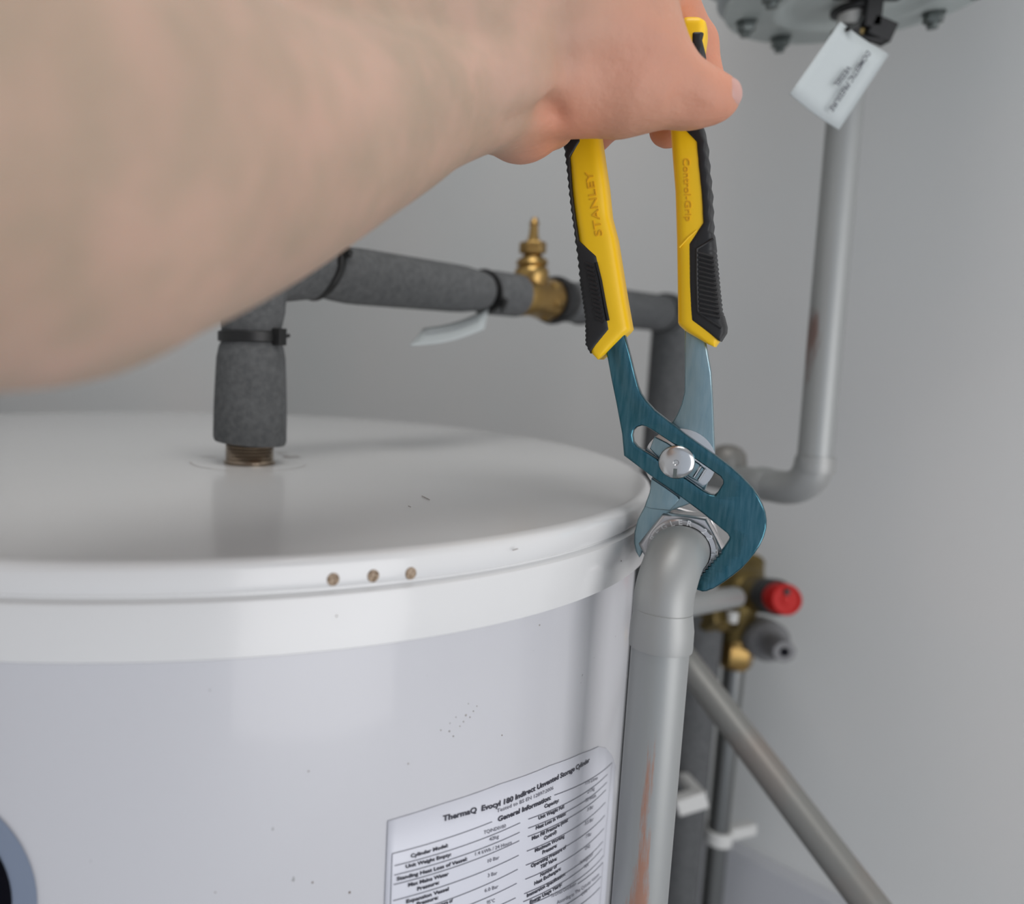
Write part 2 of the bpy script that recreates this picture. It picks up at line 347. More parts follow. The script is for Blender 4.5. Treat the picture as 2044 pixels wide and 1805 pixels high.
ll.append(line((1204, 1722), (1196, 1830)))
obj('ruled_line', join(*ll), 'ink_grey', lab, kind='stuff')
# round badge low at the left
def disc(cth, cz, r0, r1, R, n=64):
    V = []; Fs = []
    for i in range(9):
        rr = r0+(r1-r0)*i/8
        for k in range(n): a = 2*PI*k/n; V.append(oncyl(cth+rr*math.cos(a)/R, cz+rr*math.sin(a), R))
    for i in range(8):
        for k in range(n): Fs.append((i*n+k, i*n+(k+1) % n, (i+1)*n+(k+1) % n, (i+1)*n+k))
    return V, Fs
bd = obj('badge', disc(-.037*K/RB, CAM.z-.1713*K, .0001, .0385*K, RB+.0007), 'badge_ring', tank, label='round dark badge with blue grey ring')
obj('badge_centre', disc(-.037*K/RB, CAM.z-.1713*K, .0001, .0308*K, RB+.0011), 'badge', bd)
# ------------------------------------------------------------------ lagged pipe above the lid
bz = ZL
ip = thing('insulated_pipe', (base.x, base.y, bz), 'thick grey foam lagged pipe rising from the cylinder lid and running right behind the pliers', 'pipe')
prof = [(.0150, 0), (.0152, .0012), (.0142, .0014)]
z = .0016
while z < .0195: prof += [(.0142, z), (.0136, z+.0009)]; z += .0018
obj('threaded_stub', lathe(prof+[(.0136, .0205), (.0095, .0205), (.0095, .05)], base, seg=48), 'thread', ip)
obj('brass_nut', lathe([(.0142, .0205), (.0185, .0215), (.0185, .024), (.012, .030)], base, seg=40), 'brass', ip)
def zat(px, py, b=base):   # height of the vertical line through b seen at pixel row py
    lo, hi = .5, 2.4
    for _ in range(40):
        m_ = (lo+hi)/2; q = Vector((b.x, b.y, m_))-CAM; d = q.dot(fwd); y = YC-(q.dot(up0)/d*F)*cr + (q.dot(rt0)/d*F)*sr
        if y > py: lo = m_
        else: hi = m_
    return lo
z0 = zat(0, 879)-ZL; z1 = zat(0, 682)-ZL; zt = zat(0, 662)-ZL
pr = [(.010, z0-.0005), (.0205, z0-.0012), (.0213, z0+.001), (.0211, z0+.02), (.0204, z0+.036), (.0198, z1-.009), (.0186, z1-.003), (.0172, z1), (.0168, zt)]
V, Fs = lathe(pr, base, seg=56)
for v in V:      # cut end not quite square
    if v.z < ZL+z0+.004: v.z += -.06*(v.x-base.x)
obj('foam_sleeve', (V, Fs), 'foam', ip)
E_ = P(1342, 628, .76); S_ = P(515, 560, .462)
corner = Vector((base.x, base.y, 0)) + Vector((0, 0, zat(0, 527)))
dirh = (E_-corner).normalized()
def alng(px):            # point on the horizontal run seen at column px
    lo, hi = 0., 1.
    for _ in range(40):
        m_ = (lo+hi)/2; q = corner.lerp(E_, m_)-CAM; d = q.dot(fwd); x = XC+(q.dot(rt0)*cr-(-q.dot(up0))*sr*-1*0)/d*F
        x = XC + (q.dot(rt0)/d*cr - (-q.dot(up0)/d)*sr)*F
        if x < px: lo = m_
        else: hi = m_
    return corner.lerp(E_, lo)
c0 = Vector((base.x, base.y, ZL+zt))
path = elbow(c0, corner, alng(640), .026, 12)
obj('foam_sleeve', tube(path, [.0170]+[.0192]*13+[.0158], 56), 'foam', ip)
def sleeve(pa, pb, ra, rb, rm=None, pin=(1, 1)):
    A, Bq = alng(pa), alng(pb); n = 14; pts = [A.lerp(Bq, k/n) for k in range(n+1)]; rs = []
    for k in range(n+1):
        t = k/n; r_ = ra*(1-t)+rb*t
        e0 = min(1, t*5); e1 = min(1, (1-t)*5)
        if pin[0]: r_ *= .84+.16*math.sin(e0*PI/2)
        if pin[1]: r_ *= .84+.16*math.sin(e1*PI/2)
        rs.append(r_)
    return tube(pts, rs, 56)
obj('foam_sleeve', sleeve(641, 962, .0178, .0160), 'foam', ip)
obj('foam_sleeve', sleeve(970, 1030, .0160, .0158, pin=(1, 0)), 'foam', ip)
obj('foam_sleeve', sleeve(1126, 1330, .0160, .0165, pin=(0, 0)), 'foam', ip)
Eb = Vector((E_.x, E_.y, 0))
obj('foam_sleeve', tube(elbow(alng(1331), E_+dirh*.004, Vector((E_.x+dirh.x*.004, E_.y+dirh.y*.004, .02)), .02, 10), .0188, 48), 'foam', ip)
obj('pipe_core', tube([alng(1000), alng(1150)], .011, 24), 'brass_dull', ip)
def cabletie(c, ax, r, wdt, headdir, tail=None):
    ax = Vector(ax).normalized(); hd = (Vector(headdir)-ax*Vector(headdir).dot(ax)).normalized()
    pr = [(r-.002, -wdt/2), (r+.0002, -wdt/2), (r+.0012, -wdt/2+.0004), (r+.0012, wdt/2-.0004), (r+.0002, wdt/2), (r-.002, wdt/2)]
    a = lathe(pr, c, ax, 40); s = ax.cross(hd)
    R = Matrix((s, hd, ax)).transposed()
    b = box(Vector(c)+hd*(r+.0026), (.0032, .0026, wdt*.75), R)
    t = tube([Vector(c)+hd*(r+.003)+s*.002, Vector(c)+hd*(r+.004)+s*.007+ax*.001], .0011, 8)
    return join(a, b, t)
obj('cable_tie', cabletie(Vector((base.x, base.y, ZL+(z1+zt)/2)), (0, 0, 1), .0180, .0062, (1, -.75, 0)), 'tie', ip, bevel=.0003)
obj('cable_tie', cabletie(alng(643), dirh+Vector((0, 0, -.42)), .0172, .0046, (.1, -.75, .85)), 'tie', ip, bevel=.0003)
obj('cable_tie', cabletie(alng(966), dirh+Vector((0, 0, .22)), .0152, .0028, (0, -1, -.55)), 'tie', ip)
obj('cable_tie', cabletie(alng(1160), dirh, .0162, .0026, (0, -.2, 1)), 'tie', ip)
obj('cable_tie', cabletie(alng(1318), dirh, .0165, .0026, (0, -1, .1)), 'tie', ip)
lp = P(1374, 1550, .80)
lg = obj('insulated_pipe', cyl(Vector((lp.x, lp.y, 0)), (0, 0, 1), .0185, 0, zat(0, 1222, lp), 40), 'foam', None, origin=(lp.x, lp.y, 0))
tag(lg, 'dark grey foam lagged pipe low behind the front silver pipe, held by a white clip', 'pipe')
# brass valve in the run
vv = alng(1058); vb = thing('brass_valve', vv, 'brass drain valve with upright nipple in the grey lagged pipe', 'valve')
obj('valve_body', join(tube([alng(1030), alng(1042), alng(1060), alng(1084), alng(1096)], [.012, .0150, .0135, .0158, .0158], 32), hexa(alng(1086), dirh, .0172, -.006, .006, .3)), 'brass', vb)
obj('rubber_collar', lathe([(.013, 0), (.0180, .001), (.0190, .006), (.0180, .011), (.013, .012)], alng(1097), dirh, 40), 'black', vb)
zc = vv.z
def zz(py): return zat(0, py, vv)-zc
vax = Vector((0, 0, 1))
obj('valve_neck', lathe([(.0115, 0), (.0120, zz(580)), (.0105, zz(575)), (.0125, zz(566)), (.0130, zz(548)), (.0118, zz(536)), (.0100, zz(532)), (.0120, zz(527)), (.0110, zz(519)), (.0070, zz(512)), (.0062, zz(506))], vv, vax, 40), 'brass', vb)
obj('gland_nut', hexa(vv, vax, .0100, zz(507), zz(483), .35), 'brass', vb, bevel=.0004)
obj('nipple', lathe([(.0050, zz(483)), (.0042, zz(476)), (.0036, zz(470)), (.0030, zz(450)), (.0040, zz(447)), (.0030, zz(443)), (.0022, zz(436)), (.0018, zz(435))], vv, vax, 24), 'brass', vb)
# card tag hanging under the lagged pipe
def card(corn, thick=.0004, nu=8, nv=6, bow=.0):
    a, b, c, d = corn; V = []; Fs = []
    nrm = (b-a).cross(d-a).normalized()
    for i in range(nu+1):
        for j in range(nv+1):
            u, v = i/nu, j/nv; q = a.lerp(b, u).lerp(d.lerp(c, u), v); V.append(q+nrm*bow*math.sin(u*PI))
    for i in range(nu):
        for j in range(nv): k = i*(nv+1)+j; Fs.append((k, k+1, k+nv+2, k+nv+1))
    return V, Fs
cs = [P(846, 655, .545), P(976, 614, .585), P(967, 656, .560), P(817, 690, .505)]
ct = thing('paper_tag', cs[1], 'thin white paper tag hanging edge-on below the grey lagged pipe', 'tag')
o = obj('card', card(cs, bow=.003), 'card', ct); s_ = o.modifiers.new('s', 'SOLIDIFY'); s_.thickness = .0004
nn = (cs[1]-cs[0]).cross(cs[3]-cs[0]).normalized(); nn = -nn if nn.dot(CAM-cs[0]) < 0 else nn
tv = []
crn = (cs[1]-cs[0]).cross(cs[3]-cs[0]).normalized()
for k in range(14):
    t0 = .12+k*.055; u = t0
    q0 = cs[0].lerp(cs[1], u).lerp(cs[3].lerp(cs[2], u), .42); q1 = cs[0].lerp(cs[1], u+.035).lerp(cs[3].lerp(cs[2], u+.035), .42); dn = (cs[3]-cs[0]).normalized()*.0028
    of = nn*.0009+crn*(.003*math.sin(u*PI))
    tv.append(([q0+of, q1+of, q1+dn+of, q0+dn+of], [(0, 1, 2, 3)]))
obj('print', join(*tv), 'ink_grey', ct, kind='stuff')
obj('tie_loop', tube([cs[1]+Vector((-.004, 0, -.003)), alng(964)+Vector((-.003, -.008, -.0125))], .0012, 8), 'tie', ct)
# ------------------------------------------------------------------ front silver pipe with nut
NA = Vector((math.sin(math.radians(25)), math.cos(math.radians(25)), 0)).normalized()   # axis of the nut (away from camera)
NC = P(1361, 1098, .3475)
fp_xy = P(1318, 1290, .327)
fp = thing('front_pipe', (fp_xy.x, fp_xy.y, 0), 'silver painted pipe standing in front of the cylinder, bending into the gripped nut', 'pipe')
bend = smoothpath([NC+NA*.012, NC-NA*.002, P(1351, 1107, .338), P(1337, 1142, .331), P(1325, 1190, .327), Vector((fp_xy.x, fp_xy.y, zat(0, 1245, fp_xy)))], 8)
V, Fs = tube(bend, [.0108]*12+[.0111]*(len(bend)-12), 48)
obj('elbow', (V, Fs), 'pipe', fp)
zc1, zc2 = zat(0, 1242, fp_xy), zat(0, 1293, fp_xy)
fb = Vector((fp_xy.x, fp_xy.y, 0))
obj('socket', lathe([(.0106, zc2), (.0117, zc2+.0002), (.0119, zc2+.002), (.0118, zc1-.002), (.0108, zc1+.005)], fb, seg=48), 'pipe', fp)
worn('front pipe worn paint', -.0042, .0070, zat(0, 1400, fp_xy), .09, True, (.42, .21, .14))
obj('pipe_run', cyl(fb, (0, 0, 1), .0108, .02, zc2+.001, 48), 'front pipe worn paint', fp)
nu = obj('compression_nut', hexa(NC, NA, .0174, .0008, .0125, math.radians(0)), 'nut', fp, bevel=.0005)
obj('nut_collar', lathe([(.0109, .002), (.0109, -.0012), (.0112, -.0018), (.0130, -.0018), (.0137, -.0012), (.0139, .002)], NC, NA, 64), 'nut', nu)
obj('nut_body', join(lathe([(.0125, .0125), (.0125, .016)], NC, NA, 40), hexa(NC, NA, .0172, .0155, .026, .2), lathe([(.0135, .026), (.0135, .045)], NC, NA, 40)), 'nut', fp, bevel=.0004)
# raised letters round the collar
cu_, cv_ = Vector((0, 0, 1)).cross(-NA).normalized(), Vector((0, 0, 1))
ltr = []
for s, a0, da in (('PEGLER', 160, -16), ('22 MM.', 50, -15)):
    for i, ch in enumerate(s):
        if ch == ' ': continue
        an = math.radians(a0+da*i); V, Fs = text_geo(ch, .0033, .00006, .00012)
        rad = cu_*math.cos(an)+cv_*math.sin(an); tn = cu_*math.sin(an)-cv_*math.cos(an); cx_ = sum(v.x for v in V)/len(V)
        ltr.append(([NC-NA*.00195+rad*(.01225-.0011+v.y)+tn*(v.x-cx_)-NA*v.z for v in V], Fs))
M['bright'] = mat('bright nut letters', (.85, .85, .85), .35, .6)  # lighter than the nut so the raised letters stand out
obj('lettering', join(*ltr), 'bright', nu)
# ------------------------------------------------------------------ pliers
PA = math.radians(30); PO = P(1360, 1097, .348)
PT = Vector((math.cos(PA), -math.sin(PA), 0)); PN = Vector((-math.sin(PA), -math.cos(PA), 0)); PU = Vector((0, 0, 1))
def pl(px, py, off=0):
    d = ray(px, py); t = ((PO+PN*off-CAM).dot(PN))/d.dot(PN); q = CAM+d*t-PO; return (q.dot(PT), q.dot(PU))
def plw(a, b, off): return PO+PT*a+PU*b+PN*off
PM = Matrix(((PT.x, PU.x, PN.x, PO.x), (PT.y, PU.y, PN.y, PO.y), (PT.z, PU.z, PN.z, PO.z), (0, 0, 0, 1)))
pliers = thing('slip_joint_pliers', P(1361, 1180, .348), 'open slip joint pliers with yellow and black grips clamped on the silver nut', 'pliers')
def plate(name, loops, o0, o1, m, parent, bev=.0006):
    L = [[pl(x, y, o1) for x, y in lp] for lp in loops]
    me = curve_mesh(L, o1-o0, bev); me.transform(Matrix.Translation((0, 0, (o0+o1)/2))); me.transform(PM)
    return obj(name, me, m, parent)
def teeth(p, q, n, h):
    p, q = Vector(p), Vector(q); d = (q-p)/n; nn_ = Vector((d.y, -d.x)).normalized()*h; out = []
    for i in range(n): out += [tuple(p+d*i), tuple(p+d*(i+.5)+nn_)]
    return out+[tuple(q)]
outA = [(1243, 655), (1247, 670), (1252, 690), (1257.5, 711), (1265, 742), (1273, 771), (1279, 786), (1289, 800), (1307, 820), (1338, 844), (1366, 866), (1397, 888), (1428, 909.5), (1459, 933), (1477, 949), (1491, 963), (1503, 976), (1514, 992), (1522, 1008), (1528, 1024), (1530.5, 1040), (1530, 1055), (1525, 1073), (1517, 1090), (1507, 1105), (1494, 1121), (1480, 1136), (1464, 1149), (1445, 1163), (1424, 1176), (1410, 1181.5), (1402, 1182), (1392, 1179), (1386, 1175), (1387, 1166)] \
    + teeth((1391, 1158), (1440, 1100), 9, -3.0) + [(1449, 1087), (1455, 1078), (1456, 1073), (1452, 1066), (1430, 1048), (1403, 1026), (1354, 989), (1298, 950), (1245, 910), (1241, 866), (1229.6, 804), (1220, 757.5), (1212.6, 717), (1207, 695), (1204, 670)]
slot = [(1262, 869), (1264, 860), (1271, 853), (1281, 850), (1290, 852), (1305, 861), (1340, 884), (1375, 908), (1438, 952), (1443, 959), (1443, 966), (1432, 984), (1426, 989), (1418, 988), (1404, 980), (1340, 936), (1272, 892), (1264, 882)]
ja = plate('jaw_arm', [outA, slot], .0008, .0060, 'steel', pliers, .0008)
outB = [(1366, 650), (1366.5, 742), (1366, 782), (1360, 807), (1352, 826), (1343, 841), (1325, 856), (1310, 872), (1303, 890), (1300, 920), (1301, 956), (1296, 984), (1285.5, 1013), (1273, 1037), (1266, 1062), (1265, 1083), (1269, 1102), (1276, 1114), (1282, 1104), (1297, 1075), (1312, 1045), (1340, 1020), (1380, 1005), (1405, 985), (1416, 955), (1425, 930), (1426.6, 909), (1425, 866), (1422, 788), (1419, 742), (1409, 686), (1407, 650)]
jb = plate('jaw_arm', [outB], -.0058, -.0006, 'steel_lt', pliers, .0007)
plate('jaw_shoulder', [[(1300, 955), (1297, 984), (1287, 1012), (1300, 1016), (1338, 1020), (1356, 997), (1352, 991), (1330, 975)]], -.0006, .0036, 'steel_lt', jb, .0004)
plate('adjuster_block', [[(1306, 872), (1330, 884), (1395, 926), (1408, 938), (1394, 962), (1380, 955), (1312, 912), (1297, 896)]], -.0006, .0026, 'steel_lt', jb, .0004)
for x, y in ((1391, 944), (1400, 950)): obj('groove_tooth', tube([plw(*pl(x+8, y-13, .003), .0027), plw(*pl(x-6, y+9, .003), .0027)], .0006, 8), 'chrome', jb)
bc = pl(1350.6, 922.5, .006); bo = plw(*bc, 0)
obj('pivot_boss', lathe([(.0140, -.0006), (.0140, .0006), (.0134, .0008)], plw(*pl(1356, 921, 0), 0), PN, 48), 'chrome', jb)
obj('pivot_bolt', lathe([(.0030, -.0062), (.0030, .006), (.0068, .0060), (.00705, .0065), (.0067, .0072), (.0055, .0078), (.0035, .0082), (.0012, .0083), (.0008, .0079), (0, .0079)], bo, PN, 48), 'chrome', pliers)
obj('bolt_slot', join(*[box(plw(*bc, .0081)+PT*a+PU*b, (.0007, .0003, .0019), Matrix((PT, PN, PU)).transposed()) for a, b in ((-.0001, -.0045),)]), 'galv_dark', pliers)
def interp(poly, y):
    for (x0, y0), (x1, y1) in zip(poly, poly[1:]):
        if y0 <= y <= y1: return x0+(x1-x0)*(y-y0)/(y1-y0) if y1 > y0 else x1
    return poly[-1][0] if y > poly[-1][1] else poly[0][0]
def grip(Lp, Rp, y0, y1, D, rows=120, seg=48, ex=4.0, off0=.0, mod=None, ends=(3, 3), back=None):
    V = []; Fs = []
    for i in range(rows+1):
        y = y0+(y1-y0)*i/rows; l, r_ = interp(Lp, y), interp(Rp, y)
        if mod: l, r_ = mod(y, l, r_)
        if r_-l < 1.0: r_ = l+1.0
        a0, b0 = pl(l, y, 0); a1, b1 = pl(r_, y, 0); ca = (a0+a1)/2; cb = (b0+b1)/2; hw = (a1-a0)/2
        e = min(1, (i+.4)/ends[0], (rows-i+.4)/ends[1]); dd = D*math.sqrt(max(0, 1-(1-e)**2))*.35+D*.65
        dd = min(dd, D)
        for k in range(seg):
            t = 2*PI*k/seg; c, s = math.cos(t), math.sin(t)
            x = hw*math.copysign(abs(c)**(2/ex), c); q = dd*math.copysign(abs(s)**(2/ex), s)
            V.append(plw(ca+x, cb+(b1-b0)/2*(x/max(hw, 1e-6)), q+off0))
    for i in range(rows):
        for k in range(seg): a, b = i*seg+k, i*seg+(k+1) % seg; Fs.append((a, b, b+seg, a+seg))
    Fs.append(tuple(reversed(range(seg)))); Fs.append(tuple(range(rows*seg, rows*seg+seg)))
    return V, Fs, 50
GX = 4.0
def tri(y, p): f = (y/p) % 1; return abs(f-.5)*2
# left grip
LL = [(1128, 60), (1122, 150), (1124, 260), (1130, 296), (1137, 340), (1145, 417), (1153, 473), (1156, 510), (1162, 572), (1171, 634), (1173, 688), (1185, 707), (1199, 718)]
LR = [(1182, 60), (1190, 150), (1199, 265), (1205.5, 309), (1215, 374), (1221, 433), (1233, 479), (1243, 541), (1252, 597), (1263, 659), (1246, 676), (1212, 709), (1200, 718)]
LBnd = [(1155, 60), (1162, 150), (1171, 265), (1171, 291.5), (1148, 322.6), (1151, 386), (1159, 448), (1165, 485.5), (1204, 516.5), (1212, 557), (1221, 613), (1229, 659), (1184, 706)]
LLin = [(x+3, y) for x, y in LL[:-2]]+[(1187, 707), (1199, 718)]
hl = obj('handle', grip(LLin, LR, 62, 718, .0088), 'yellow', pliers, label='yellow plastic handle on the left')
obj('grip_pad', grip(LL, LBnd, 64, 706, .0094, rows=260, ex=4.5, mod=lambda y, l, r: (l+(3.2*tri(y, 15.5) if y < 560 else 2.6*tri(y, 9)), r)), 'black', hl, label='black ribbed rubber pad')
# right grip
RR = [(1402, 46), (1411, 52), (1412, 71), (1408, 119), (1406, 190), (1406, 257), (1413, 278), (1417, 324), (1423, 386), (1426, 464), (1432, 510), (1438, 572), (1443, 619), (1452, 653), (1451, 665), (1438, 684), (1428, 693)]
RL_ = [(1366, 46), (1360, 60), (1350, 120), (1341, 200), (1339, 243), (1345, 324), (1350, 386), (1353, 479), (1354.5, 572), (1355, 648), (1370, 662), (1420, 691), (1427, 693)]
RBnd = [(1383, 76), (1383, 119), (1370, 190), (1359, 243), (1361, 265), (1392, 293), (1396, 340), (1402.6, 402), (1405, 451), (1373, 492), (1373, 572), (1376, 641), (1438, 682)]
RRin = [(x-(3 if 80 < y < 690 else 0), y) for x, y in RR]
hr = obj('handle', grip(RL_, RRin, 47, 693, .0088), 'yellow', pliers, label='yellow plastic handle on the right')
RRp = [(1409, 76)]+RR[3:]
obj('grip_pad', grip(RBnd, RRp, 77, 682, .0094, rows=260, ex=4.5, mod=lambda y, l, r: (l, r-(3.0*tri(y, 31) if y < 470 else (2.6*tri(y, 9) if 500 < y < 630 else 0)))), 'black', hr, label='black ribbed rubber pad')
# fine ribs and their frame on the pads
def pt(x, y, o=.0094): return plw(*pl(x, y, o), o)
rb = []
for k in range(14):
    y = 505+k*9.2
    xl = 1393+k*.25; rb.append(tube([pt(xl, y), pt(1425+k*1.0, y+9)], .00075, 6))
rb.append(tube([pt(1424, 477), pt(1391, 497), pt(1391, 560), pt(1393, 622), pt(1401, 630), pt(1440, 655)], .0006, 6))
obj('rib', join(*rb), 'black', hr, kind='stuff')
rb = []
for k in range(13):
    y = 532+k*9.2; xr = 1186+k*1.6
    rb.append(tube([pt(xr-17, y-7), pt(xr, y)], .00075, 6))
rb.append(tube([pt(1190, 524), pt(1199, 560), pt(1208, 610), pt(1214, 640)], .0006, 6))
obj('rib', join(*rb), 'black', hl, kind='stuff')
# raised facet edges and lettering
def emboss(t_, p, q, h, parent, Lp, Rp):
    V, Fs = text_geo(t_, 1, .0, .03); x0 = min(v.x for v in V); x1 = max(v.x for v in V)
    a, b = Vector(p), Vector(q); d = b-a; L = d.length; d.normalize(); nrm = Vector((d.y, -d.x)); out = []
    for v in V:
        c = a+d*((v.x-x0)/(x1-x0)*L)+nrm*(v.y*h/.7); l, r_ = interp(Lp, c.y), interp(Rp, c.y)
        x = min(.99, abs((c.x-(l+r_)/2)/((r_-l)/2))); o = .0088*(1-x**GX)**(1/GX)+(.00035 if v.z > 0 else -.0002)
        out.append(plw(*pl(c.x, c.y, o), o))
    return obj('lettering', (out, Fs), 'yellow_dark', parent)
emboss('Control-Grip', (1364, 316), (1369, 442), 13, hr, RL_, RRin)
emboss('STANLEY', (1203, 470), (1183, 342), 15, hl, LLin, LR)
obj('facet_edge', tube([pt(1356, 494, .0087), pt(1374, 474, .0089), pt(1390, 460, .0087)], .0004, 6), 'yellow', hr)
# ------------------------------------------------------------------ hand and forearm (one continuous surface)
def R3(v): return np.array((v-CAM)[:], dtype=np.float32)
prims = []
W3 = lambda x, y, z, r: {'w': None, 'raw': (np.array((x, y, z), np.float32), r)}
def chain(pts, k, smooth_=False):
    q = []
    for p in pts:
        if isinstance(p, dict): q.append(p['raw'])
        else: q.append((R3(P(p[0], p[1], p[2])), p[3]))
    if smooth_:
        Q = [np.append(a, r_) for a, r_ in q]; Q = [2*Q[0]-Q[1]]+Q+[2*Q[-1]-Q[-2]]; o_ = []
        for i in range(1, len(Q)-2):
            for j in range(6):
                t = j/6; a, b, c, d = Q[i-1:i+3]; o_.append(.5*((2*b)+(c-a)*t+(2*a-5*b+4*c-d)*t*t+(3*b-a-3*c+d)*t**3))
        o_.append(Q[-2]); q = [(x[:3].astype(np.float32), float(x[3])) for x in o_]; k = .004
    for (a, ra), (b, rb_) in zip(q, q[1:]): prims.append((a, b, ra, rb_, k))
# forearm
chain([(985, 150, .297, .0235), (838, 194, .281, .0255), (736, 236, .258, .0280), (466, 306, .212, .0355), (160, 290, .17, .0440), (-131, 250, .145, .047), W3(-.15, .035, .035, .047), W3(-.235, -.03, .03, .050)], .012, True)
chain([(1000, 60, .305, .026), (860, 60, .285, .027), (640, 60, .26, .030), (350, 80, .22, .038), (0, 100, .175, .045)], .012, True)
# back of the hand and palm
chain([(980, 0, .305, .028), (1120, 40, .303, .0215), (1252, 16, .300, .0160)], .010)
chain([(960, -90, .31, .028), (1200, -95, .305, .018)], .012)
chain([(1000, -110, .322, .025), (1180, -75, .322, .015)], .01)
chain([(1240, 60, .303, .0165), (1328, 146, .303, .0120)], .009)
chain([(1140, 100, .303, .0205), (1250, 110, .303, .0170)], .009)
# thumb
chain([(1060, 180, .308, .0190), (1160, 176, .309, .0170), (1250, 180, .307, .0165), (1300, 182, .306, .0130), (1340, 184, .306, .0112), (1385, 194, .306, .0107), (1426, 198, .306, .0090)], .005)
# heel of the thumb, tucked beside the left handle
chain([(960, 200, .298, .0170), (1046, 243, .322, .0152), (1100, 240, .334, .0120)], .004)
# fingers behind the handles
chain([(1240, -50, .312, .0130), (1337, -2, .335, .0098), (1384, 90, .350, .0090), (1402, 160, .350, .0085)], .004)
chain([(1180, -85, .322, .0125), (1320, -10, .360, .0095), (1366, 110, .369, .009), (1360, 200, .362, .0088), (1337, 256, .354, .0085)], .004)
chain([(1110, -95, .332, .0125), (1240, 0, .375, .0095), (1262, 120, .380, .009), (1215, 238, .372, .0085), (1186, 272, .369, .008)], .004)
chain([(1045, -105, .340, .0115), (1150, 0, .382, .0085), (1160, 110, .388, .008), (1120, 170, .380, .0078)], .004)
h = .0016; lo = np.array([-.285, -.09, -.05], np.float32); hi = np.array([.215, .42, .24], np.float32)
dims = np.ceil((hi-lo)/h).astype(int); D = np.full(dims, .05, np.float32)
ax_ = [lo[i]+h*np.arange(dims[i], dtype=np.float32) for i in range(3)]
def local(a, b, m):
    mn = np.minimum(a, b)-m; mx = np.maximum(a, b)+m
    s = [slice(max(0, int((mn[i]-lo[i])/h)), max(0, min(dims[i], int((mx[i]-lo[i])/h)+1))) for i in range(3)]
    return tuple(s), np.meshgrid(*[ax_[i][s[i]] for i in range(3)], indexing='ij', sparse=True)
def seg(a, b, ra, rb_, G):
    ab = b-a; L2 = float(ab@ab); pa = [G[i]-a[i] for i in range(3)]
    t = np.clip((pa[0]*ab[0]+pa[1]*ab[1]+pa[2]*ab[2])/L2, 0, 1)
    return np.sqrt((pa[0]-t*ab[0])**2+(pa[1]-t*ab[1])**2+(pa[2]-t*ab[2])**2)-(ra+(rb_-ra)*t)
for a, b, ra, rb_, k in prims:
    s, G = local(a, b, max(ra, rb_)+k+.004); d = seg(a, b, ra, rb_, G); o_ = D[s]
    hh = np.clip(.5+.5*(o_-d)/k, 0, 1); D[s] = o_*(1-hh)+d*hh-k*hh*(1-hh)
# raised (+) tendons and pressed (-) creases
for pa, pb, ra, amt, wd in (((1168, 268, .330), (1130, 232, .312), 0, -.0060, .0040), ((1130, 232, .308), (1085, 212, .292), 0, -.0035, .0040), ((1085, 212, .292), (1000, 228, .280), 0, -.0022, .0050),
                            ((1040, 150, .285), (1180, 120, .287), 0, -.0016, .010), ((1395, 150, .298), (1378, 235, .298), 0, -.0009, .0028), ((1350, 140, .295), (1345, 240, .295), 0, -.0010, .003), ((1378, 150, .296), (1366, 230, .296), 0, -.0008, .0022), ((1412, 160, .298), (1404, 225, .298), 0, -.0007, .0022), ((1300, 60, .285), (1400, 150, .296), 0, .0008, .004),
                            ((930, 100, .277), (1240, 60, .288), 0, .0018, .0065), ((900, 20, .277), (1200, -40, .288), 0, .0018, .007), ((960, 190, .272), (1150, 150, .290), 0, .0014, .006),
                            ((400, 250, .175), (960, 130, .270), 0, .0010, .007)):
    a, b = R3(P(*pa)), R3(P(*pb)); s, G = local(a, b, .022); d = seg(a, b, 0, 0, G); D[s] = D[s]-amt*np.exp(-(d/wd)**2)
def surface_nets(D, lo, h):
    s = D < 0; cn = [(i, j, k) for i in (0, 1) for j in (0, 1) for k in (0, 1)]
    sl = lambda c: tuple(slice(c[i], D.shape[i]-1+c[i]) for i in range(3))
    cnt = sum(s[sl(c)].astype(np.int8) for c in cn); act = (cnt > 0) & (cnt < 8)
    I = np.argwhere(act); idx = -np.ones(act.shape, np.int64); idx[act] = np.arange(len(I))
    acc = np.zeros((len(I), 3)); n = np.zeros(len(I))
    for c in cn:
        for ax in range(3):
            if c[ax]: continue
            c2 = list(c); c2[ax] = 1
            d0 = D[tuple((I+c).T)]; d1 = D[tuple((I+c2).T)]; m = (d0 < 0) != (d1 < 0)
            t = np.where(m, d0/np.where(m, d0-d1, 1), 0); q = np.array(c, float)[None]+np.zeros((len(I), 3)); q[:, ax] = t
            acc[m] += q[m]; n[m] += 1
    V = lo+(I+acc/n[:, None])*h; Fq = []
    for ax in range(3):
        a, b = (ax+1) % 3, (ax+2) % 3
        s0 = [slice(0, None)]*3; s1 = [slice(0, None)]*3; s0[ax] = slice(0, -1); s1[ax] = slice(1, None)
        E = np.argwhere(s[tuple(s0)] != s[tuple(s1)]); E = E[(E[:, a] > 0) & (E[:, b] > 0) & (E[:, a] < act.shape[a]) & (E[:, b] < act.shape[b]) & (E[:, ax] < act.shape[ax])]
        ea = np.zeros(3, int); ea[a] = 1; eb = np.zeros(3, int); eb[b] = 1
        q = np.stack([idx[tuple((E-ea-eb).T)], idx[tuple((E-eb).T)], idx[tuple(E.T)], idx[tuple((E-ea).T)]], 1)
        ins = s[tuple(E.T)]; q[~ins] = q[~ins][:, ::-1]; Fq.append(q)
    return V, np.concatenate(Fq)
V, Fq = surface_nets(D, lo, h); del D
V = V+np.array(CAM[:])
me = bpy.data.meshes.new('person'); me.vertices.add(len(V)); me.vertices.foreach_set('co', V.ravel())
